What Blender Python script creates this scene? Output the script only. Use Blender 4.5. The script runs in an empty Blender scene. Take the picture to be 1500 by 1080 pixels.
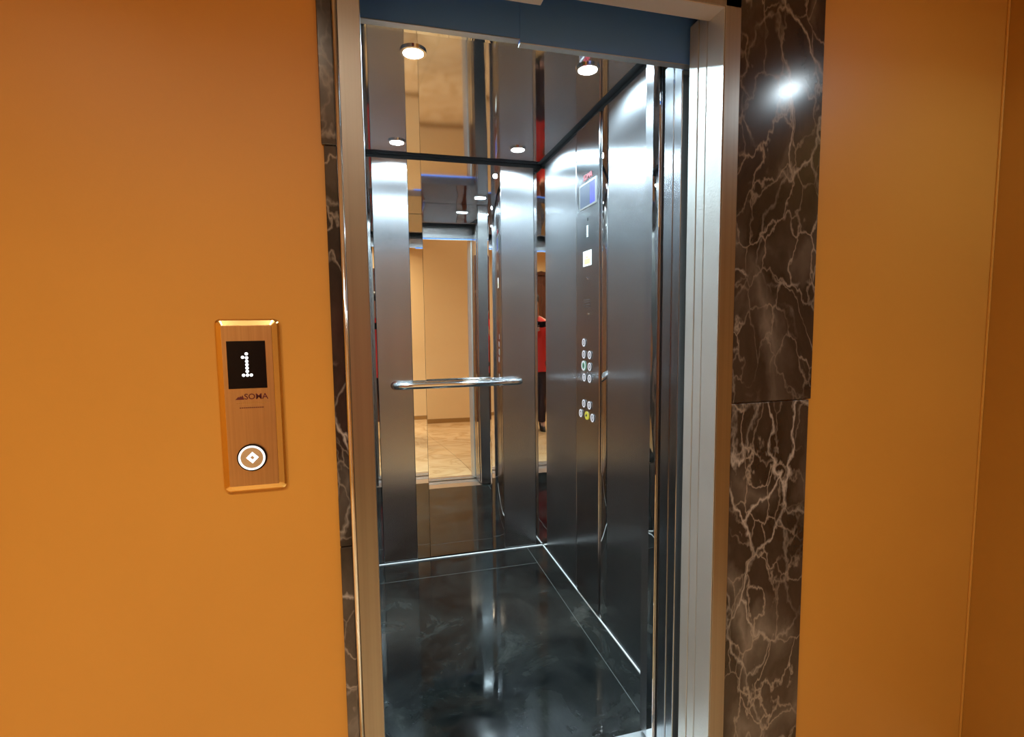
import bpy, bmesh, math, random
from mathutils import Matrix, Vector
random.seed(7)
C = bpy.context.scene
COL = C.collection

# ------------------------------------------------------------------ camera
cd = bpy.data.cameras.new('camera'); cam = bpy.data.objects.new('camera', cd); COL.objects.link(cam)
cd.sensor_width = 36; cd.lens = 18.03; cd.clip_start = 0.01
R = Vector((0.96673805, -0.25551387, -0.01141102)); U = Vector((0.0328414, 0.07976295, 0.99627271)); F = Vector((0.25365132, 0.96350949, -0.08550132))
m = Matrix((R, U, -F)).transposed().to_4x4(); m.translation = Vector((0, 0, 1.35))
cam.matrix_world = m
C.camera = cam
# ------------------------------------------------------------------ world and exposure
w = bpy.data.worlds.new('world'); C.world = w; w.use_nodes = True
w.node_tree.nodes['Background'].inputs[0].default_value = (0.9, 0.6, 0.35, 1)
w.node_tree.nodes['Background'].inputs[1].default_value = 0.0
C.view_settings.view_transform = 'Standard'; C.view_settings.look = 'None'
C.view_settings.gamma = 1; C.view_settings.use_curve_mapping = False
C.view_settings.exposure = 0.0
try:
    C.cycles.glossy_bounces = 10; C.cycles.max_bounces = 14; C.cycles.diffuse_bounces = 5
except Exception: pass

def area(name, loc, rot, size, power, col, spread=180, shape='DISK', sy=None):
    l = bpy.data.lights.new(name, 'AREA'); l.shape = shape; l.size = size; l.energy = power; l.color = col
    if sy: l.size_y = sy
    l.spread = math.radians(spread)
    o = bpy.data.objects.new(name, l); o.location = loc; o.rotation_euler = rot; COL.objects.link(o); return o
WARM = (1.0, 0.86, 0.66); COOL = (0.62, 0.85, 1.0)
CAB_POWER = 14.0
CAB_SPOTS = [(0.15, 1.82), (0.765, 1.79), (0.13, 2.69), (0.745, 2.66)]
LOB_Z = 2.75
LOBBY_SPOTS = [(-1.10, -0.50, 20), (-0.35, -0.60, 16), (0.10, -0.95, 13), (1.25, -1.15, 0.8)]
for x, y, e in LOBBY_SPOTS:
    area('lobby_lamp', (x, y, LOB_Z - 0.012), (0, 0, 0), 0.14, e, WARM, 130)
area('cool_lobby_lamp', (1.52, 0.50, 2.205), (0, 0, 0), 0.06, 2.0, COOL, 150)
for x, y in CAB_SPOTS:
    area('cab_lamp', (x, y, 2.250), (0, 0, 0), 0.062, CAB_POWER, COOL, 165)

# ------------------------------------------------------------------ materials
def mat(name, color=(.8, .8, .8), rough=.5, metal=0, **k):
    mt = bpy.data.materials.new(name); mt.use_nodes = True
    b = mt.node_tree.nodes['Principled BSDF']
    b.inputs['Base Color'].default_value = (*color, 1); b.inputs['Roughness'].default_value = rough; b.inputs['Metallic'].default_value = metal
    for kk, v in k.items():
        b.inputs[kk.replace('_', ' ')].default_value = v
    return mt
def nodes(mt): return mt.node_tree.nodes, mt.node_tree.links, mt.node_tree.nodes['Principled BSDF']
def noise(N, L, scale, vec=None, detail=3, rough=.5, dist=0):
    n = N.new('ShaderNodeTexNoise'); n.inputs['Scale'].default_value = scale; n.inputs['Detail'].default_value = detail
    n.inputs['Roughness'].default_value = rough; n.inputs['Distortion'].default_value = dist
    if vec: L.new(vec, n.inputs['Vector'])
    return n
def mapping(N, L, sc, coord='Object', rot=(0, 0, 0), loc=(0, 0, 0)):
    t = N.new('ShaderNodeTexCoord'); mp = N.new('ShaderNodeMapping'); mp.inputs['Scale'].default_value = sc
    mp.inputs['Rotation'].default_value = rot; mp.inputs['Location'].default_value = loc
    L.new(t.outputs[coord], mp.inputs['Vector']); return mp.outputs[0]
def ramp(N, L, fac, stops, interp='LINEAR'):
    r = N.new('ShaderNodeValToRGB'); r.color_ramp.interpolation = interp
    e = r.color_ramp.elements
    while len(e) < len(stops): e.new(.5)
    for i, (p, c) in enumerate(stops):
        e[i].position = p; e[i].color = (*c, 1) if len(c) == 3 else c
    L.new(fac, r.inputs[0]); return r
def bump(N, L, b, h, strength, dist=.001):
    bp = N.new('ShaderNodeBump'); bp.inputs['Strength'].default_value = strength; bp.inputs['Distance'].default_value = dist
    L.new(h, bp.inputs['Height']); L.new(bp.outputs[0], b.inputs['Normal']); return bp
def mixc(N, L, fac, a, b_, mode='MIX'):
    x = N.new('ShaderNodeMix'); x.data_type = 'RGBA'; x.blend_type = mode
    for s, v in ((x.inputs[0], fac), (x.inputs[6], a), (x.inputs[7], b_)):
        if hasattr(v, 'is_linked'): L.new(v, s)
        else: s.default_value = v if isinstance(v, (int, float)) else (*v, 1)
    return x.outputs[2]
def math_(N, L, op, a, b_=0, clamp=False):
    x = N.new('ShaderNodeMath'); x.operation = op; x.use_clamp = clamp
    for i, v in enumerate((a, b_)):
        if hasattr(v, 'is_linked'): L.new(v, x.inputs[i])
        else: x.inputs[i].default_value = v
    return x.outputs[0]

def paint(name, c1, c2, rough=.45):
    mt = mat(name, c1, rough); N, L, b = nodes(mt)
    v = mapping(N, L, (1, 1, 1)); n = noise(N, L, 1.3, v, 4)
    r = ramp(N, L, n.outputs[0], [(.35, c1), (.65, c2)]); L.new(r.outputs[0], b.inputs['Base Color'])
    n2 = noise(N, L, 260, v, 2); bump(N, L, b, n2.outputs[0], .12, .0006)
    return mt
M_orange = paint('orange_paint', (.57, .29, .050), (.53, .265, .044))
M_orange_shaded = paint('orange_paint_shaded', (.42, .20, .028), (.39, .185, .025))  # same orange paint darkened: the side wall's dimmer light is in the colour
M_cream = paint('ochre_paint', (.88, .66, .34), (.84, .62, .31))
M_ceil = paint('white_ceiling_paint', (.80, .74, .66), (.77, .71, .63))
M_base = paint('ochre_tile', (.42, .24, .07), (.36, .2, .06), .25)

def brushed(name, col, rough=.24, aniso=.75, streak=.08, wav=.0):
    mt = mat(name, col, rough, 1.0); N, L, b = nodes(mt)
    b.inputs['Anisotropic'].default_value = aniso
    t = N.new('ShaderNodeTangent'); t.direction_type = 'UV_MAP'; t.uv_map = 'UVMap'; L.new(t.outputs[0], b.inputs['Tangent'])
    v = mapping(N, L, (170, 170, .6)); n = noise(N, L, 1, v, 1)
    d = tuple(x * (1 - streak * 2) for x in col)
    r = ramp(N, L, n.outputs[0], [(.3, d), (.7, col)]); L.new(r.outputs[0], b.inputs['Base Color'])
    if wav:
        v3 = mapping(N, L, (1, 1, 1)); n4 = noise(N, L, 2.2, v3, 2); bump(N, L, b, n4.outputs[0], wav, .01)
    return mt
M_brush = brushed('brushed_steel', (.485, .485, .49), .27, .85, .03, .04)
M_brush_cop = brushed('satin_steel', (.42, .43, .44), .20, .7, .03, .03)
M_doorsteel = brushed('door_steel', (.45, .45, .46), .2, .7, .08)
M_frame = brushed('frame_steel', (.36, .34, .31), .36, .4, .05)
def mirror(name, col, rough=.01, wav=0, sc=3, zs=.3):
    mt = mat(name, col, rough, 1.0); N, L, b = nodes(mt)
    if wav:
        v = mapping(N, L, (1, 1, zs)); n = noise(N, L, sc, v, 2); bump(N, L, b, n.outputs[0], wav, .01)
    return mt
M_mirror = mirror("mirror_glass", (.88, .87, .83), .006)
M_strip = mirror('polished_strip', (.74, .73, .72), .015, .10, 7, .5)
M_ceilsteel = mirror('polished_ceiling_steel', (.62, .63, .67), .05, .006, 3, 1)
M_chrome = mirror('chrome', (.82, .82, .82), .07)
M_bead = mirror('polished_bead', (.8, .82, .86), .12, .05, 9, .3)
M_alu = mat('aluminium', (.72, .72, .70), .32, 1.0)
M_white = mat('trim_glint_white', (.92, .90, .86), .5)  # white colour stands for ceiling lights glinting on the aluminium skirting trim
M_black = mat('gap_shade_black', (.008, .008, .008), .6)  # black strips put the shade of the ceiling gap into colour
M_dark = mat('dark_gap', (.02, .025, .03), .5)
M_soffit = mat('silver_soffit_paint', (.58, .52, .46), .4, .3)
M_tray = paint('door_box_cool_lit', (.090, .265, .86), (.080, .24, .78), .5)  # strong blue puts the tint of cool light into the cover's colour

def speckle():
    mt = mat('silver_hammered_paint', (.62, .60, .55), .34, .55); N, L, b = nodes(mt)
    v = mapping(N, L, (1, 1, 1)); n = noise(N, L, 190, v, 2); bump(N, L, b, n.outputs[0], .35, .001)
    n2 = noise(N, L, 3, v, 4); r = ramp(N, L, n2.outputs[0], [(.3, (.58, .56, .50)), (.7, (.68, .66, .60))]); L.new(r.outputs[0], b.inputs['Base Color'])
    return mt
M_silver = speckle()

def marble(name, seedv):
    mt = mat(name, (.02, .015, .012), .18); N, L, b = nodes(mt)
    v = mapping(N, L, (1, 1, .55), loc=seedv)
    warp = noise(N, L, 3.6, v, 6, .55)
    def add(vec, sc, s):
        a = N.new('ShaderNodeVectorMath'); a.operation = 'MULTIPLY_ADD'; L.new(s, a.inputs[0]); a.inputs[1].default_value = (sc,) * 3; L.new(vec, a.inputs[2]); return a.outputs[0]
    vw = add(v, .30, warp.outputs['Color'])
    base = noise(N, L, 4.5, vw, 7, .65); rb = ramp(N, L, base.outputs[0], [(.30, (.014, .011, .010)), (.55, (.040, .032, .029)), (.72, (.10, .082, .072))])
    def vein(scale, width, mask_scale, lo, hi, off):
        vo = N.new('ShaderNodeTexVoronoi'); vo.feature = 'DISTANCE_TO_EDGE'; vo.inputs['Scale'].default_value = scale
        vv = N.new('ShaderNodeVectorMath'); L.new(vw, vv.inputs[0]); vv.inputs[1].default_value = off; L.new(vv.outputs[0], vo.inputs['Vector'])
        r = ramp(N, L, vo.outputs['Distance'], [(0, (1, 1, 1)), (width * .35, (.55, .55, .55)), (width, (0, 0, 0))])
        mk = noise(N, L, mask_scale, vv.outputs[0], 3); rm = ramp(N, L, mk.outputs[0], [(lo, (0, 0, 0)), (hi, (1, 1, 1))])
        return math_(N, L, 'MULTIPLY', r.outputs[0], rm.outputs[0])
    v1 = vein(7, .035, 5, .42, .62, (0, 0, 0)); v2 = vein(15, .045, 6, .38, .60, (3, 1, 2)); v3 = vein(4, .16, 4, .44, .62, (7, 4, 1))
    c = mixc(N, L, v3, rb.outputs[0], (.17, .155, .145)); c = mixc(N, L, v1, c, (.40, .385, .38)); c = mixc(N, L, math_(N, L, 'MULTIPLY', v2, .85), c, (.32, .29, .265))
    L.new(c, b.inputs['Base Color']); return mt
M_marbleR = marble('brown_marble', (1.3, 0, .2)); M_marbleR2 = marble('brown_marble_lower', (4.1, 0, 2.2)); M_marbleL = marble('brown_marble_left', (2.2, 0, 5.2))

def granite():
    mt = mat('black_granite', (.012, .013, .014), .05, Specular_IOR_Level=.22); N, L, b = nodes(mt)
    v = mapping(N, L, (1, 1, 1)); n = noise(N, L, 3.5, v, 8, .7, .6)
    r = ramp(N, L, n.outputs[0], [(.40, (.004, .005, .005)), (.58, (.016, .018, .016)), (.78, (.065, .068, .06))])
    vo = N.new('ShaderNodeTexVoronoi'); vo.inputs['Scale'].default_value = 90; L.new(v, vo.inputs['Vector'])
    sp = ramp(N, L, vo.outputs['Distance'], [(0.0, (1, 1, 1)), (.10, (0, 0, 0))])
    nm = noise(N, L, 9, v, 3); rm = ramp(N, L, nm.outputs[0], [(.5, (0, 0, 0)), (.68, (1, 1, 1))])
    c = mixc(N, L, math_(N, L, 'MULTIPLY', math_(N, L, 'MULTIPLY', sp.outputs[0], rm.outputs[0]), .6), r.outputs[0], (.25, .26, .24))
    L.new(c, b.inputs['Base Color'])
    rr = ramp(N, L, noise(N, L, 6, v, 5).outputs[0], [(.35, (.03, .03, .03)), (.75, (.16, .16, .16))]); L.new(rr.outputs[0], b.inputs['Roughness'])
    return mt
M_granite = granite()
M_dust = mat('pale_grout_dust', (.10, .11, .10), .6)
def beige():
    mt = mat('beige_marble', (.78, .56, .30), .12); N, L, b = nodes(mt)
    v = mapping(N, L, (1, 1, 1)); n = noise(N, L, 2.2, v, 4, .5, 2.0)
    r = ramp(N, L, n.outputs[0], [(.35, (.82, .60, .33)), (.50, (.74, .51, .25)), (.54, (.62, .40, .18)), (.60, (.80, .58, .31))]); L.new(r.outputs[0], b.inputs['Base Color']); return mt
M_beige = beige()
def wood():
    mt = mat('dark_wood', (.07, .025, .015), .35); N, L, b = nodes(mt)
    v = mapping(N, L, (30, 30, 2)); n = noise(N, L, 1, v, 5); r = ramp(N, L, n.outputs[0], [(.3, (.05, .018, .010)), (.7, (.11, .042, .024))]); L.new(r.outputs[0], b.inputs['Base Color']); return mt
M_wood = wood()
def gold():
    mt = mat('gold_steel', (.66, .40, .17), .32, 1.0); N, L, b = nodes(mt)
    v = mapping(N, L, (300, 300, 4)); n = noise(N, L, 1, v, 3); r = ramp(N, L, n.outputs[0], [(.3, (.52, .34, .18)), (.7, (.60, .40, .22))]); L.new(r.outputs[0], b.inputs['Base Color']); return mt
M_gold = gold(); M_goldedge = mat('polished_gold', (.85, .62, .26), .16, 1.0)
def glow(name, col, s, base=(0.02, 0.02, 0.02)):
    mt = mat(name, base, .4); b = mt.node_tree.nodes['Principled BSDF']
    b.inputs['Emission Color'].default_value = (*col, 1); b.inputs['Emission Strength'].default_value = s; return mt
M_lamp = glow('lamp_lens', (.85, .95, 1), 70); M_warmlamp = glow('warm_lamp_lens', WARM, 20)
M_led = glow('white_led', (1, 1, 1), 3.0); M_ring = glow('ring_glow', (1, .98, .94), 1.6)
M_btn = glow('lit_button_ring', (.9, .92, 1), .75); M_green = glow('green_button', (.12, .55, .30), .5); M_yellow = glow('yellow_button', (.75, .70, .05), .7)
M_screen = mat('black_screen', (.004, .002, .004), .2, Specular_IOR_Level=.15); M_btnface = mat('button_face', (.09, .09, .09), .3, 1.0)
M_lcd = glow('slate_lcd', (.10, .16, .30), .8); M_lcdblue = glow('blue_lcd', (.05, .05, .75), 1.1)
M_redink = mat('maroon_ink', (.09, .006, .012), .6); M_redlogo = mat('red_ink', (.45, .03, .04), .5)
M_ink = mat('dark_ink', (.02, .02, .02), .5); M_ochreink = mat('faded_ink', (.40, .20, .04), .5)
M_sticker = mat('white_paper', (.9, .88, .82), .5); M_stickprint = mat('ochre_print', (.7, .5, .18), .5)
M_redcloth = mat('red_cloth', (.55, .025, .018), .8); M_blackcloth = mat('dark_trousers', (.02, .008, .01), .8)
M_skin = mat('skin', (.42, .22, .14), .5); M_hair = mat('hair', (.015, .01, .008), .5)

# ------------------------------------------------------------------ mesh helpers
def uvmap(bm):
    uv = bm.loops.layers.uv.new('UVMap')
    for f in bm.faces:
        n = f.normal; ax = max(range(3), key=lambda i: abs(n[i]))
        for l in f.loops:
            c = l.vert.co
            l[uv].uv = (c.x, c.z) if ax == 1 else ((c.y, c.z) if ax == 0 else (c.x, c.y))
def box(bm, x0, x1, y0, y1, z0, z1, bev=0, seg=2):
    r = bmesh.ops.create_cube(bm, size=1)
    for v in r['verts']:
        v.co = Vector(((x0 + x1) / 2 + v.co.x * (x1 - x0), (y0 + y1) / 2 + v.co.y * (y1 - y0), (z0 + z1) / 2 + v.co.z * (z1 - z0)))
    if bev:
        es = list({e for v in r['verts'] for e in v.link_edges})
        bmesh.ops.bevel(bm, geom=es, offset=bev, segments=seg, affect='EDGES', profile=.5)
def cyl(bm, c, axis, r, h, seg=32, r2=None):
    mt = Vector((0, 0, 1)).rotation_difference(Vector(axis)).to_matrix().to_4x4(); mt.translation = Vector(c)
    bmesh.ops.create_cone(bm, cap_ends=True, segments=seg, radius1=r, radius2=r if r2 is None else r2, depth=h, matrix=mt)
def ring(bm, c, axis, r0, r1, h, seg=40):
    q = Vector((0, 0, 1)).rotation_difference(Vector(axis)); prof = [(r0, -h / 2), (r1, -h / 2), (r1, h / 2), (r0, h / 2)]
    vs = [[bm.verts.new(Vector(c) + q @ Vector((r * math.cos(a), r * math.sin(a), z))) for r, z in prof] for a in [2 * math.pi * i / seg for i in range(seg)]]
    for i in range(seg):
        for j in range(4):
            bm.faces.new((vs[i][j], vs[i][(j + 1) % 4], vs[(i + 1) % seg][(j + 1) % 4], vs[(i + 1) % seg][j]))
def tube(bm, pts, r, seg=20, flat=1.0):
    pts = [Vector(p) for p in pts]; rings = []
    for i, p in enumerate(pts):
        t = (pts[min(i + 1, len(pts) - 1)] - pts[max(i - 1, 0)]).normalized()
        up = Vector((0, 0, 1)); s = t.cross(up).normalized(); rr = r[i] if isinstance(r, list) else r
        rings.append([bm.verts.new(p + s * rr * math.cos(a) * flat + up * rr * math.sin(a)) for a in [2 * math.pi * k / seg for k in range(seg)]])
    for a, b_ in zip(rings, rings[1:]):
        for k in range(seg): bm.faces.new((a[k], a[(k + 1) % seg], b_[(k + 1) % seg], b_[k]))
    bm.faces.new(rings[0]); bm.faces.new(rings[-1])
def obj(name, bm, m, parent=None, smooth=False, label=None):
    bmesh.ops.recalc_face_normals(bm, faces=bm.faces)
    org = Vector((0, 0, 0))
    if parent is not None:
        p = parent
        while p is not None: org = org + p.location; p = p.parent
    else:
        xs = [v.co for v in bm.verts]
        org = Vector(((min(c.x for c in xs) + max(c.x for c in xs)) / 2, (min(c.y for c in xs) + max(c.y for c in xs)) / 2, min(c.z for c in xs)))
    for f in bm.faces: f.normal_update()
    uvmap(bm)
    for v in bm.verts: v.co -= org
    me = bpy.data.meshes.new(name); bm.to_mesh(me); bm.free(); me.materials.append(m)
    o = bpy.data.objects.new(name, me); COL.objects.link(o)
    if parent is not None: o.parent = parent
    else: o.location = org
    if smooth:
        for p in me.polygons: p.use_smooth = True
    if label: o['label'] = label
    return o
def bx(name, dims, m, parent=None, bev=0, seg=2, smooth=False, label=None):
    bm = bmesh.new(); box(bm, *dims, bev, seg); return obj(name, bm, m, parent, smooth, label)
def boxes(name, L_, m, parent=None, bev=0, label=None):
    bm = bmesh.new()
    for d in L_: box(bm, *d, bev)
    return obj(name, bm, m, parent, False, label)
def tag(o, label, cat, group=None):
    o['label'] = label; o['category'] = cat
    if group: o['group'] = group
    return o
def struct(o): o['kind'] = 'structure'; return o
def thing(name, label, cat, loc, group=None):
    o = bpy.data.objects.new(name, None); o.location = loc; o.empty_display_size = .05; COL.objects.link(o); return tag(o, label, cat, group)
def text_bm(s, size, origin, ux, uz, thick=.0006, offset=0.0, align='CENTER'):
    cu = bpy.data.curves.new('t', 'FONT'); cu.body = s; cu.size = size; cu.extrude = thick; cu.offset = offset; cu.align_x = align; cu.align_y = 'CENTER'; cu.resolution_u = 3
    o = bpy.data.objects.new('t', cu); COL.objects.link(o); dg = bpy.context.evaluated_depsgraph_get(); me = bpy.data.meshes.new_from_object(o.evaluated_get(dg))
    bm = bmesh.new(); bm.from_mesh(me); bpy.data.objects.remove(o); bpy.data.curves.remove(cu); bpy.data.meshes.remove(me)
    ux, uz, og = Vector(ux), Vector(uz), Vector(origin); n = ux.cross(uz)
    for v in bm.verts: v.co = og + ux * v.co.x + uz * v.co.y + n * v.co.z
    return bm

# ------------------------------------------------------------------ lobby setting
LX0, LX1, LY0, WF = -1.9, 1.72, -1.62, 1.095
struct(boxes('wall_front', [(LX0 - .1, -.07, WF, 1.134, -.02, LOB_Z), (.86, LX1 + .1, WF, 1.134, -.02, LOB_Z), (-.07, .86, WF, 1.134, 2.13, LOB_Z)], M_orange))
struct(bx('wall_right', (LX1, LX1 + .1, LY0, WF, -.02, LOB_Z), M_orange_shaded))
struct(bx('wall_left', (LX0 - .1, LX0, LY0, WF, -.02, LOB_Z), M_orange))
struct(bx('wall_back', (LX0, LX1, LY0 - .1, LY0, -.02, LOB_Z), M_cream))
struct(bx('ceiling', (LX0, LX1, LY0, WF, LOB_Z, LOB_Z + .1), M_ceil))
struct(bx('trim_1', (LX1 - .006, LX1, WF - .006, WF, 0, LOB_Z), M_orange, bev=.002))
fl = struct(bx('floor', (LX0, LX1, LY0, WF, -.05, -.006), M_base))
nx, ny = 4, 3
for i in range(nx):
    for j in range(ny):
        x0 = LX0 + (LX1 - LX0) * i / nx; x1 = LX0 + (LX1 - LX0) * (i + 1) / nx; y0 = LY0 + (WF - .012 - LY0) * j / ny; y1 = LY0 + (WF - .012 - LY0) * (j + 1) / ny
        bx('tile', (x0 + .001, x1 - .001, y0 + .001, y1 - .001, -.006, 0), M_beige, fl, .0008, 1)
struct(boxes('baseboard_back', [(LX0, -.72, LY0, LY0 + .012, 0, .055), (.36, LX1, LY0, LY0 + .012, 0, .055)], M_base, bev=.003))
dr = struct(bx('door_1', (-.66, .30, LY0, LY0 + .03, .005, 2.08), M_wood, bev=.003))
boxes('door_frame', [(-.72, -.66, LY0, LY0 + .05, 0, 2.14), (.30, .36, LY0, LY0 + .05, 0, 2.14), (-.66, .30, LY0, LY0 + .05, 2.08, 2.14)], M_wood, dr, .004)
for z0, z1 in ((.2, .95), (1.1, 1.95)): bx('door_panel', (-.53, .17, LY0 + .03, LY0 + .038, z0, z1), M_wood, dr, .006)
bm = bmesh.new(); tube(bm, [(.22, LY0 + .03, 1.02), (.22, LY0 + .075, 1.02), (.12, LY0 + .08, 1.02)], .009, 12); obj('door_handle', bm, M_chrome, dr, True)

# lobby ceiling lamps (off frame, seen only as light)
for i, (x, y, e) in enumerate(LOBBY_SPOTS):
    t = thing('lobby_downlight', ['warm round lobby ceiling lamp near the call panel wall', 'warm round lobby ceiling lamp opposite the open lift', 'warm round lobby ceiling lamp near the brown door', 'warm round lobby ceiling lamp near the right wall'][i], 'ceiling light', (x, y, LOB_Z), 'lobby ceiling lamps')
    bm = bmesh.new(); ring(bm, (x, y, LOB_Z - .004), (0, 0, 1), .075, .095, .008); obj('trim_ring', bm, M_chrome, t)
    bm = bmesh.new(); cyl(bm, (x, y, LOB_Z - .004), (0, 0, 1), .074, .006); obj('lens', bm, M_warmlamp, t)
t = thing('spot_lamp', 'small cool white spotlight beside the right lobby wall', 'spotlight', (1.52, .50, 2.215))
bm = bmesh.new(); cyl(bm, (1.52, .50, 2.285), (0, 0, 1), .045, .13); obj('housing', bm, M_chrome, t)
bm = bmesh.new(); cyl(bm, (1.52, .50, 2.216), (0, 0, 1), .038, .008); obj('lens', bm, M_lamp, t)
bm = bmesh.new(); cyl(bm, (1.52, .50, 2.55), (0, 0, 1), .008, .40); obj('rod', bm, M_chrome, t)

# ------------------------------------------------------------------ marble surround
t = thing('marble_surround', 'dark brown white-veined polished marble surround around the lift door frame', 'marble surround', (.97, 1.085, 0))
MF = 1.083
bx('marble_slab', (.846, 1.0905, MF, WF, 1.148, 2.16), M_marbleR, t, .0015, 1)
bx('marble_slab', (.846, 1.0845, MF, WF, 0, 1.146), M_marbleR2, t, .0015, 1)
for a, b_ in ((0, .893), (.895, 1.70), (1.702, 2.16)):
    bx('marble_slab', (-.0865 - (.004 if a > 1.5 else 0), -.0625, MF, WF, a, b_), M_marbleL, t, .0015, 1)
bx('marble_slab', (-.0905, 1.0905, MF, WF, 2.162, 2.30), M_marbleR, t, .0015, 1)

# ------------------------------------------------------------------ landing door frame
t = thing('door_frame', 'satin steel landing door frame around the open lift doorway', 'door frame', (.4, 1.08, 0))
FY = 1.072
XL, XR = -.0105, .797
bx('jamb', (XL - .042, XL, FY, 1.135, 0, 2.161), M_frame, t, .0015, label='tan satin left jamb')
bx('jamb', (XR + .0015, XR + .044, FY, 1.135, 0, 2.161), M_frame, t, .0015)
bx('reveal', (XR - .0005, XR + .001, FY + .002, 1.1345, 0, 2.07), M_silver, t, label='silver painted inner reveal')
bx('head', (XL - .042, XR + .044, FY, 1.13, 2.071, 2.161), M_frame, t, .0015)
bx('soffit', (XL, XR, FY + .002, 1.13, 2.069, 2.0715), M_soffit, t)
bx('lock_cover', (XL, .372, 1.10, 1.131, 2.046, 2.069), M_soffit, t, .001)
bm = bmesh.new(); cyl(bm, (-.0575, 1.073, 1.06), (0, 0, 1), .0048, 2.12, 20); obj('edge_bead', bm, M_bead, t, True, 'shiny chrome bead along the left edge')

# ------------------------------------------------------------------ doors parked on the right
t = thing('landing_door', 'silver hammered-paint landing door leaves parked inside the right jamb', 'door', (.85, 1.17, 0))
bx('door_leaf', (XR, 1.30, 1.1385, 1.1695, .008, 2.098), M_silver, t, .0012)
bx('door_leaf', (XR, 1.50, 1.1735, 1.2095, .008, 2.098), M_silver, t, .0012)
t = thing('car_door', 'brushed steel car door leaves parked behind the landing door edge', 'door', (.85, 1.28, 0))
bx('door_leaf', (XR + .002, 1.30, 1.2445, 1.2795, .008, 2.05), M_doorsteel, t, .0025)
bx('door_leaf', (XR + .002, 1.50, 1.2835, 1.328, .008, 2.05), M_doorsteel, t, .0025)
t = thing('door_lintel', 'blue-grey door operator cover hanging behind the top of the frame', 'lintel cover', (.4, 1.23, 2.0))
bx('cover_panel', (-.10, .350, 1.222, 1.238, 2.021, 2.40), M_tray, t, .0008)
bx('cover_panel', (.3505, .86, 1.222, 1.238, 2.013, 2.40), M_tray, t, .0008)
bx('backing_plate', (-.10, .86, 1.2385, 1.2415, 2.022, 2.40), M_doorsteel, t, label='bare steel back of the cover')
boxes('cover_lip', [(-.10, .350, 1.2212, 1.2420, 2.0190, 2.0208), (.351, .86, 1.2212, 1.2420, 2.0110, 2.0128)], M_alu, t)
t = thing('door_sill', 'grooved pale aluminium sill of the lift doorway', 'sill', (.4, 1.2, 0))
boxes('sill_plate', [(XL - .04, XR + .04, 1.083, 1.2, -.03, -.004)] + [(XL - .04, XR + .04, a, b_, -.004, 0) for a, b_ in ((1.084, 1.125), (1.13, 1.15), (1.178, 1.2))], M_alu, t, label='landing sill')
boxes('sill_plate', [(-.052, XR + .15, 1.235, 1.436, -.03, -.004)] + [(-.052, XR + .13, a, b_, -.004, .0) for a, b_ in ((1.236, 1.252), (1.272, 1.292), (1.318, 1.436))], M_alu, t, label='car sill')

# ------------------------------------------------------------------ elevator cab
X0, X1, Y0, Y1, ZC = -.052, .947, 1.44, 2.897, 2.262
cab = thing('elevator_cab', 'brushed and mirrored stainless steel lift cab with black granite floor', 'elevator', (.4475, 2.17, 0))
boxes('outer_shell', [(X0 - .04, X0 - .012, 1.345, Y1 + .06, -.04, 2.36), (X1 + .012, X1 + .04, 1.345, Y1 + .06, -.04, 2.36), (X0 - .012, X1 + .012, Y1 + .036, Y1 + .06, -.04, 2.36),
                      (X0 - .012, X1 + .012, 1.345, Y1 + .036, 2.33, 2.36), (X0 - .012, X1 + .012, 1.438, Y1 + .036, -.04, -.012)], M_dark, cab)
ZT = 2.243   # wall panel tops
BP = Y1
def wp(name, dims, m, bev=.0022, label=None): return bx(name, dims, m, cab, bev, 3, label=label)
# back wall
wp('wall_panel', (.003, .189, BP - .002, BP + .01, .012, ZT), M_brush)
wp('wall_panel', (.706, .902, BP - .002, BP + .01, .012, ZT), M_brush)
def sheet(name, a, b_, Rx, Rz, zc, m, label=None, nx=14, nz=40):
    # a large mirror sheet that bows very slightly back from its rim, as thin sheets do
    bm = bmesh.new(); xc = (a + b_) / 2; sx = ((b_ - a) / 2) ** 2 / (2 * Rx); sz = (ZT - zc) ** 2 / (2 * Rz); g = []
    for i in range(nx + 1):
        x = a + (b_ - a) * i / nx; col = []
        for j in range(nz + 1):
            z = .012 + (ZT - .012) * j / nz
            col.append(bm.verts.new((x, BP - .003 + (sx - (x - xc) ** 2 / (2 * Rx)) + max(0, sz - (z - zc) ** 2 / (2 * Rz)), z)))
        g.append(col)
    for i in range(nx):
        for j in range(nz): bm.faces.new((g[i][j], g[i + 1][j], g[i + 1][j + 1], g[i][j + 1]))
    nf = nx * nz; box(bm, a, a + .0012, BP - .003, BP + .03, .012, ZT); box(bm, b_ - .0012, b_, BP - .003, BP + .03, .012, ZT)
    o = obj(name, bm, m, cab, False, label)
    for p in list(o.data.polygons)[:nf]: p.use_smooth = True
    return o
sheet('mirror_panel', .2625, .6335, 6.5, 30, 1.05, M_mirror, 'clear mirror glass')
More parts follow.
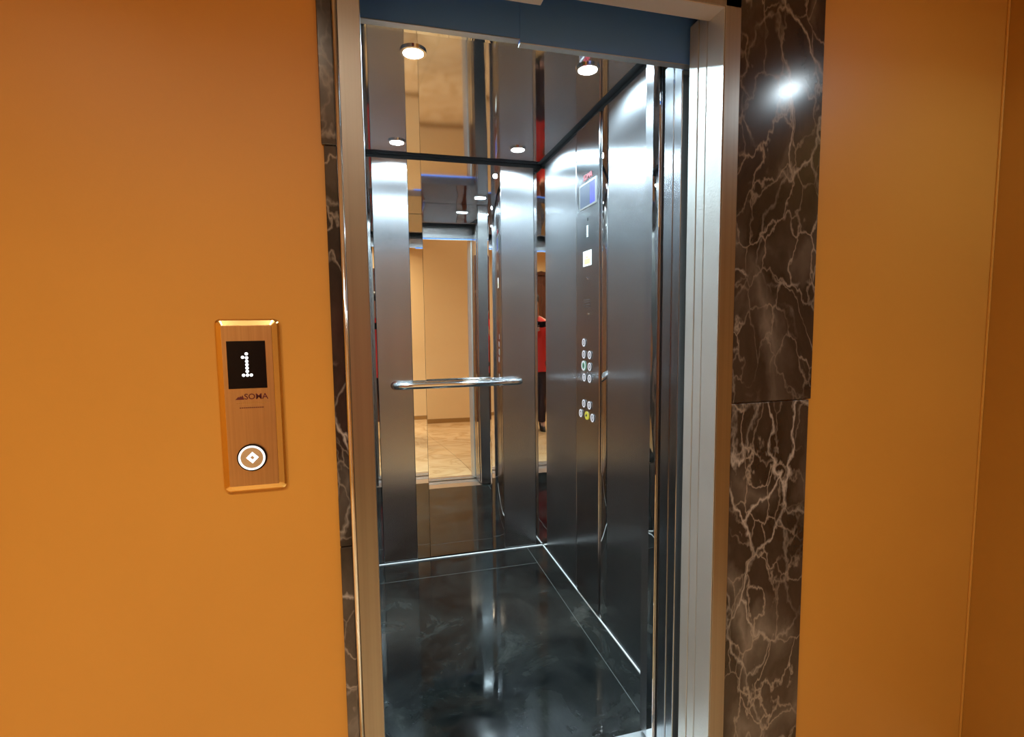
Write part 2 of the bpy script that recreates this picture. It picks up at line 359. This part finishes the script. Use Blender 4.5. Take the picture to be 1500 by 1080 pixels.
def curved_strip(name, a, b_, plane, axis, m, depth=.004, n=9):
    bm = bmesh.new(); cols = []
    for i in range(n):
        u = i / (n - 1); p = a + (b_ - a) * u; d = depth * (1 - (2 * u - 1) ** 2) * (1 if depth > 0 else 1)
        co = (lambda z: (p, plane - d, z)) if axis == 'x' else (lambda z: (plane - d if plane > 0 else plane + d, p, z))
        cols.append([bm.verts.new(co(.012)), bm.verts.new(co(ZT))])
    back = (lambda p, z: (p, plane + .008, z)) if axis == 'x' else (lambda p, z: (plane + (.008 if plane > 0 else -.008), p, z))
    bk = [[bm.verts.new(back(p, .012)), bm.verts.new(back(p, ZT))] for p in (a, b_)]
    front = [bm.faces.new((c0[0], c1[0], c1[1], c0[1])) for c0, c1 in zip(cols, cols[1:])]
    cols = [[bm.verts.new(v.co) for v in c] for c in cols]
    bm.faces.new((bk[0][0], cols[0][0], cols[0][1], bk[0][1])); bm.faces.new((cols[-1][0], bk[1][0], bk[1][1], cols[-1][1])); bm.faces.new((bk[1][0], bk[0][0], bk[0][1], bk[1][1]))
    bm.faces.new([bk[0][1]] + [c[1] for c in cols] + [bk[1][1]]); bm.faces.new([bk[1][0]] + [c[0] for c in reversed(cols)] + [bk[0][0]])
    o = obj(name, bm, m, cab)
    for p in list(o.data.polygons)[:len(front)]: p.use_smooth = True
    return o
curved_strip('mirror_strip', .1905, .2610, BP, 'x', M_mirror, .0)
curved_strip('mirror_strip', .6350, .7045, BP, 'x', M_strip, .0022)
boxes('corner_trim', [(X0, .001, BP - .001, BP + .008, .012, ZT)], M_mirror, cab)
boxes('corner_trim', [(.904, X1 - .001, BP - .001, BP + .008, .012, ZT)], M_strip, cab)
# right wall
for a, b_ in ((2.352, 2.815), (1.585, 1.996)): wp('wall_panel', (X1 - .002, X1 + .01, a, b_, .012, ZT), M_brush)
wp('wall_panel', (X1 - .002, X1 + .01, 1.445, 1.583, .012, ZT), M_brush)
boxes('corner_trim', [(X1 - .001, X1 + .008, 2.817, BP - .001, .012, ZT)], M_mirror, cab)
curved_strip('mirror_strip', 2.331, 2.350, X1, 'y', M_strip, .0015)
curved_strip('mirror_strip', 1.998, 2.070, X1, 'y', M_strip, .003)
# left wall
for a, b_ in ((2.352, 2.815), (1.90, 2.28), (1.445, 1.83)): wp('wall_panel', (X0 - .01, X0 + .002, a, b_, .012, ZT), M_brush)
boxes('corner_trim', [(X0 - .008, X0 + .001, 2.817, BP - .001, .012, ZT)], M_mirror, cab)
boxes('mirror_strip', [(X0 - .008, X0 + .001, 2.282, 2.350, .012, ZT)], M_mirror, cab)
boxes('mirror_strip', [(X0 - .008, X0 + .001, 1.832, 1.898, .012, ZT)], M_mirror, cab)
# front returns and header (facing the cab interior)
boxes('front_return', [(XR + .006, X1, 1.350, 1.44, .012, 2.30)], M_brush, cab, .002)
bx('return_edge', (XR + .001, XR + .006, 1.352, 1.389, .012, 2.12), M_strip, cab, .002, label='polished edge strip')
bx('front_return', (X0, XL - .01, 1.350, 1.44, .012, 2.30), M_brush, cab, .002)
bx('front_header', (XL - .009, XR + .005, 1.40, 1.44, 2.118, 2.30), M_strip, cab, .0015)
# ceiling with shadow gap
bx('ceiling_panel', (X0 + .028, X1 - .028, Y0 + .01, Y1 - .010, ZC, ZC + .01), M_ceilsteel, cab, .001)
boxes('shadow_gap', [(X1 - .027, X1 + .01, Y0, Y1, 2.262, 2.27), (X0 - .01, X0 + .027, Y0, Y1, 2.262, 2.27), (X0, X1, Y1 - .009, Y1 + .01, 2.262, 2.27),
                     (X1 + .004, X1 + .01, Y0, Y1 + .01, 2.2435, 2.262), (X0 - .01, X0 - .004, Y0, Y1 + .01, 2.2435, 2.262), (X0, X1, Y1 + .004, Y1 + .01, 2.2435, 2.262)], M_black, cab)
# granite floor
bx('floor_slab', (X0, .842, 1.437, 2.682, -.012, 0), M_granite, cab, .0006, 1)
bx('floor_slab', (X0, .842, 2.684, Y1, -.012, 0), M_granite, cab, .0006, 1)
bx('floor_slab', (.844, X1, 1.437, Y1, -.012, 0), M_granite, cab, .0006, 1)
boxes('floor_joint', [(X0, .842, 2.682, 2.684, -.01, -.0003), (.842, .844, 1.437, Y1, -.01, -.0003)], M_dust, cab)
boxes('skirting_bead', [(X0 + .01, X1 - .006, Y1 - .008, Y1, 0, .006)], M_white, cab, .001)
boxes('skirting_bead', [(X1 - .006, X1, 1.63, Y1 - .008, 0, .006)], M_white, cab, .001)
boxes('skirting_bead', [(X0, X0 + .004, 1.445, Y1 - .008, 0, .004)], M_white, cab, .001)

# ceiling downlights
LBL = ['round white cab ceiling light at front left, nearest the frame', 'round white cab ceiling light at front right, above the button panel', 'round white cab ceiling light at back left corner', 'round white cab ceiling light at back right corner']
lights = []
for i, (x, y) in enumerate(CAB_SPOTS):
    if i == 0:
        t = thing('ceiling_downlight', LBL[0], 'ceiling light', (x, y, ZC), 'cab ceiling lights'); lights.append(t)
        bm = bmesh.new(); ring(bm, (x, y, ZC - .003), (0, 0, 1), .034, .044, .006); k1 = obj('trim_ring', bm, M_chrome, t)
        bm = bmesh.new(); cyl(bm, (x, y, ZC - .003), (0, 0, 1), .033, .005); k2 = obj('lens', bm, M_lamp, t)
    else:
        t = lights[0].copy(); COL.objects.link(t); t.location = (x, y, ZC); t['label'] = LBL[i]
        for k in (k1, k2): c = k.copy(); COL.objects.link(c); c.parent = t

# handrail on the back wall
hz, hy = 1.02, 2.842
t = thing('handrail', 'polished chrome handrail bar across the mirrored back wall', 'handrail', (.449, hy, hz))
pts = []; rr = []
for k in range(7):
    a = math.pi / 2 * k / 6; pts.append((.093 + .03 * (1 - math.sin(a)), 0, 0))
path = [(.092, BP - .003, hz)] + [(.092 + .03 * (1 - math.cos(math.pi / 2 * k / 7)), hy + .03 - .03 * math.sin(math.pi / 2 * k / 7), hz) for k in range(8)]
path += [(x, hy, hz) for x in (.2, .35, .5, .65)] + [(.806 - .03 * (1 - math.cos(math.pi / 2 * k / 7)), hy + .03 - .03 * math.sin(math.pi / 2 * k / 7), hz) for k in reversed(range(8))] + [(.806, BP - .003, hz)]
bm = bmesh.new(); tube(bm, path, .0185, 24, .8); obj('rail', bm, M_chrome, t, True)
for x in (.092, .806):
    bm = bmesh.new(); cyl(bm, (x, BP - .006, hz), (0, 1, 0), .024, .008, 28); obj('rosette', bm, M_chrome, t)

# ------------------------------------------------------------------ car operating panel
PX = X1 - .010
t = thing('control_panel', 'tall steel lift control panel with glowing buttons on the right cab wall', 'control panel', (PX, 2.2, .012))
bx('faceplate', (PX + .002, X1 + .01, 2.073, 2.328, .012, ZT), M_brush_cop, t, .002)
def fx(): return PX + .001
sc = bx('display', (PX, PX + .0025, 2.105, 2.282, 1.876, 1.980), M_screen, t, .0008, label='blue screen in a pale frame')
boxes('display_bezel', [(PX - .001, PX + .002, 2.100, 2.287, 1.976, 1.984), (PX - .001, PX + .002, 2.100, 2.287, 1.872, 1.880), (PX - .001, PX + .002, 2.100, 2.108, 1.88, 1.976), (PX - .001, PX + .002, 2.279, 2.287, 1.88, 1.976)], M_alu, sc)
bx('screen_area', (PX - .0006, PX, 2.166, 2.278, 1.881, 1.975), M_lcd, sc)
bx('screen_area', (PX - .0006, PX, 2.109, 2.165, 1.881, 1.975), M_lcdblue, sc)
obj('logo_text', text_bm('SOMA', .036, (PX + .0012, 2.195, 2.007), (0, -1, 0), (0, 0, 1), .0006, .0006), M_redlogo, t)
bx('sticker', (PX + .0008, PX + .002, 2.152, 2.246, 1.612, 1.680), M_sticker, t, label='white sticker with an ochre picture')
boxes('sticker_print', [(PX + .0004, PX + .0009, 2.165, 2.23, 1.620, 1.644), (PX + .0004, PX + .0009, 2.185, 2.215, 1.646, 1.656)], M_stickprint, t)
boxes('small_print', [(PX + .0010, PX + .002, 2.190, 2.206, z, z + .005) for z in (1.742, 1.751, 1.760, 1.769, 1.778, 1.787)] , M_sticker, t)['kind'] = 'stuff'
boxes('small_print', [(PX + .0010, PX + .002, 2.165, 2.235, z, z + .0025) for z in (1.425, 1.436, 1.447, 1.458)] + [(PX + .001, PX + .002, 2.19, 2.20, 1.812, 1.824)], M_ink, t)['kind'] = 'stuff'
for z, y in ((1.5555, 2.198), (1.394, 2.189)):
    bm = bmesh.new(); cyl(bm, (PX, y, z), (1, 0, 0), .006, .004, 16); obj('key_switch', bm, M_chrome, t)
btn = [(2.2326, 1.262, 0), (2.2325, 1.2065, 0), (2.1653, 1.2075, 0), (2.2365, 1.1535, 1), (2.165, 1.1535, 0), (2.2282, 1.099, 0), (2.1648, 1.099, 0), (2.232, .975, 0), (2.168, .975, 0), (2.2694, .9225, 0), (2.1995, .9225, 2), (2.1333, .9225, 0)]
for y, z, kd in btn:
    r = .024 if kd == 1 else .0195
    bm = bmesh.new(); cyl(bm, (PX + .0005, y, z), (1, 0, 0), r, .003, 28)
    o = obj('button', bm, (M_btnface, M_green, M_yellow)[kd], t, label=(None, 'green lit button', 'yellow bell button')[kd])
    bm = bmesh.new(); ring(bm, (PX - .0015, y, z), (1, 0, 0), r * .66, r * .98, .001, 28); obj('glow_ring', bm, (M_btn, M_btn, M_yellow)[kd], o)
    bm = bmesh.new()
    if kd != 2: box(bm, PX - .0022, PX - .001, y - .0030, y + .0030, z - .007, z + .007)
    else:
        cyl(bm, (PX - .0005, y, z + .002), (0, 0, 1), .007, .010, 12, .003)
    obj('symbol', bm, M_ink if kd else M_btn, o)

# ------------------------------------------------------------------ hall call panel
PC = (-.2400, 1.095, 1.1975)
t = thing('call_panel', 'gold lift call panel with lit floor display and round button', 'call panel', (-.24, 1.095, 1.03))
bx0, bx1, bz0, bz1 = -.2965, -.1835, 1.029, 1.3665
def plate(name, inset0, inset1, ya, yb, m, rad=.010, lab=None):
    bm = bmesh.new()
    def loop(ins, y, r):
        vs = []
        for cx, cz, a0 in ((bx1 - ins - r, bz1 - ins - r, 0), (bx0 + ins + r, bz1 - ins - r, 90), (bx0 + ins + r, bz0 + ins + r, 180), (bx1 - ins - r, bz0 + ins + r, 270)):
            for k in range(7):
                a = math.radians(a0 + 15 * k); vs.append(bm.verts.new((cx + r * math.cos(a), y, cz + r * math.sin(a))))
        return vs
    A = loop(0, WF, rad); B = loop(0, ya, rad); D = loop(.003, ya - .003, rad * .9); E_ = loop(inset1, yb, max(rad - inset1 * .7, .003)); 
    for P_, Q in ((A, B), (B, D), (D, E_)):
        n = len(P_)
        for i in range(n): bm.faces.new((P_[i], P_[(i + 1) % n], Q[(i + 1) % n], Q[i]))
    bm.faces.new(E_); bm.faces.new(A)
    return obj(name, bm, m, t, False, lab)
plate('bezel', 0, .012, 1.088, 1.0815, M_goldedge, .010, 'polished gold bevelled rim')
bx('faceplate', (bx0 + .0125, bx1 - .0125, 1.0800, 1.084, bz0 + .0125, bz1 - .0125), M_gold, t, .0004)
FP = 1.0800
ds = bx('display', (-.2760, -.2082, FP - .0015, FP + .001, 1.2330, 1.3245), M_screen, t, .0004)
dots = [(0, 5.6), (-1, 4.7), (0, 4.55), (0, 3.6), (0, 2.7), (0, 1.8), (0, .9), (-1, -.1), (0, -.1), (1, -.1)]
for gx, gz in dots:
    bm = bmesh.new(); cyl(bm, (-.2418 + gx * .0068, FP - .0018, 1.2595 + gz * .0072), (0, 1, 0), .0028, .001, 14); obj('digit_dot', bm, M_led, ds)
lg = obj('logo_text', text_bm('SOMA', .0155, (-.2290, FP - .0003, 1.2165), (1, 0, 0), (0, 0, 1), .0003, .0002), M_redink, t)
bm = bmesh.new()
for k in range(3):
    a = [(-.2660 + k * .0035, 1.2115), (-.2600 + k * .0035, 1.2175 + k * .0012), (-.2570 + k * .0035, 1.2115)]
    f = [bm.verts.new((x, FP - .0004 - .0001 * k, z)) for x, z in a]; g = [bm.verts.new((x, FP + .0002, z)) for x, z in a]
    bm.faces.new(f); bm.faces.new(g[::-1])
    for i in range(3): bm.faces.new((f[i], g[i], g[(i + 1) % 3], f[(i + 1) % 3]))
obj('logo_emblem', bm, M_redink, t)
boxes('small_print', [(-.2640 + i * .0036, -.2640 + i * .0036 + .0026, FP - .0003, FP + .0005, 1.2040, 1.2054) for i in range(15)], M_ochreink, t)['kind'] = 'stuff'
boxes('small_print', [(-.2590 + i * .0036, -.2590 + i * .0036 + .0027, FP - .0003, FP + .0005, 1.1945, 1.1963) for i in range(12)], M_redink, t)['kind'] = 'stuff'
bc = (-.2415, FP, 1.0975)
bm = bmesh.new(); ring(bm, (bc[0], FP - .001, bc[2]), (0, 1, 0), .0243, .0268, .004); bmt = obj('button_surround', bm, M_screen, t)
bm = bmesh.new(); cyl(bm, (bc[0], FP - .002, bc[2]), (0, 1, 0), .0242, .005, 40); bt = obj('button', bm, M_alu, t)
bm = bmesh.new(); ring(bm, (bc[0], FP - .005, bc[2]), (0, 1, 0), .0205, .0238, .0015); obj('glow_ring', bm, M_ring, bt)
bm = bmesh.new(); ring(bm, (bc[0] + .001, FP - .005, bc[2] + .0005), (0, 1, 0), .0045, .0108, .001, 4); obj('symbol', bm, M_led, bt)

# ------------------------------------------------------------------ person behind the camera, seen only in the mirrors
def skin(name, verts, edges, radii, m, parent, sub=2, root=0):
    me = bpy.data.meshes.new(name); me.from_pydata(verts, edges, []); o = bpy.data.objects.new(name, me); COL.objects.link(o); o.parent = parent
    md = o.modifiers.new('s', 'SKIN'); md.use_smooth_shade = True
    for i, r in enumerate(radii):
        sv = me.skin_vertices[0].data[i]; sv.radius = r if isinstance(r, tuple) else (r, r); sv.use_root = (i == root)
    s = o.modifiers.new('d', 'SUBSURF'); s.levels = sub; s.render_levels = sub
    dg = bpy.context.evaluated_depsgraph_get(); me2 = bpy.data.meshes.new_from_object(o.evaluated_get(dg)); o.modifiers.clear(); o.data = me2
    me2.materials.clear(); me2.materials.append(m)
    for p in me2.polygons: p.use_smooth = True
    return o
PY = -.40
pe = thing('person', 'person in a long red top and dark trousers holding up a phone', 'person', (-.02, PY, 0))
V = [(0, 0, .90), (0, 0, 1.12), (0, 0, 1.36), (0, 0, 1.45), (0, .02, 1.50), (0, .03, 1.60), (0, .02, 1.66),
     (-.17, 0, 1.37), (-.24, .10, 1.15), (-.11, .33, 1.27), (-.075, .365, 1.30), (.17, 0, 1.37), (.24, .10, 1.15), (.13, .33, 1.27), (.10, .365, 1.30),
     (-.09, 0, .86), (-.10, .01, .47), (-.10, -.02, .09), (-.11, .12, .035), (.09, 0, .86), (.10, .01, .47), (.10, -.02, .09), (.11, .12, .035)]
Ed = [(0, 1), (1, 2), (2, 3), (3, 4), (4, 5), (5, 6), (2, 7), (7, 8), (8, 9), (9, 10), (2, 11), (11, 12), (12, 13), (13, 14), (0, 15), (15, 16), (16, 17), (17, 18), (0, 19), (19, 20), (20, 21), (21, 22)]
Rd = [(.15, .10), (.13, .09), (.15, .09), .05, .055, .085, .07, .055, .042, .028, .03, .055, .042, .028, .03, .085, .055, .038, .035, .085, .055, .038, .035]
skin('body', V, Ed, Rd, M_skin, pe, 2)
def fingers(sx):
    for k in range(4):
        z = 1.335 - .019 * k; x = .09 * sx
        skin('finger', [(x, .36, z - .01), (x - .012 * sx, .375, z), (x - .028 * sx, .383, z), (x - .04 * sx, .380, z)], [(0, 1), (1, 2), (2, 3)], [.010, .009, .008, .006], M_skin, pe, 1)
    skin('thumb', [(.09 * sx, .355, 1.29), (.075 * sx, .352, 1.31), (.055 * sx, .360, 1.325)], [(0, 1), (1, 2)], [.012, .010, .008], M_skin, pe, 1)
fingers(-1); fingers(1)
def loft(name, secs, m, parent, seg=32, cap=False):
    bm = bmesh.new(); rs = []
    for cx, cy, z, rx, ry in secs:
        rs.append([bm.verts.new((cx + rx * math.cos(a), PY + cy + ry * math.sin(a), z)) for a in [2 * math.pi * k / seg for k in range(seg)]])
    for a, b_ in zip(rs, rs[1:]):
        for k in range(seg): bm.faces.new((a[k], a[(k + 1) % seg], b_[(k + 1) % seg], b_[k]))
    if cap: bm.faces.new(rs[0]); bm.faces.new(rs[-1])
    return obj(name, bm, m, parent, True)
loft('tunic', [(-.02, 0, .76, .215, .155), (-.02, 0, .95, .19, .14), (-.02, 0, 1.12, .175, .125), (-.02, 0, 1.30, .205, .13), (-.02, 0, 1.39, .19, .11), (-.02, 0, 1.425, .11, .085), (-.02, .01, 1.44, .07, .07)], M_redcloth, pe)
for s in (-1, 1):
    skin('sleeve', [(.15 * s, 0, 1.375), (.19 * s, .02, 1.33), (.25 * s, .10, 1.15), (.20 * s, .20, 1.20)], [(0, 1), (1, 2), (2, 3)], [.075, .07, .06, .05], M_redcloth, pe, 2)
    loft('trouser_leg', [(-.02 + .10 * s, 0, .88, .115, .12), (-.02 + .10 * s, .01, .47, .085, .09), (-.02 + .10 * s, -.02, .10, .07, .075)], M_blackcloth, pe)
    loft('shoe', [(-.02 + .105 * s, .04, .002, .05, .13), (-.02 + .105 * s, .04, .04, .05, .125), (-.02 + .105 * s, .0, .09, .042, .06)], M_ink, pe, 24, True)
loft('hair', [(-.02, -.03, 1.46, .085, .05), (-.02, -.035, 1.55, .098, .075), (-.02, -.01, 1.64, .098, .098), (-.02, -.01, 1.70, .088, .092), (-.02, -.01, 1.745, .05, .055)], M_hair, pe, 28, True)
ph = thing('phone', 'dark smartphone held up in front of the person in red', 'phone', (0, -.02, 1.30))
bx('phone_body', (-.075, .075, -.022, -.013, 1.315, 1.385), M_screen, ph, .003)
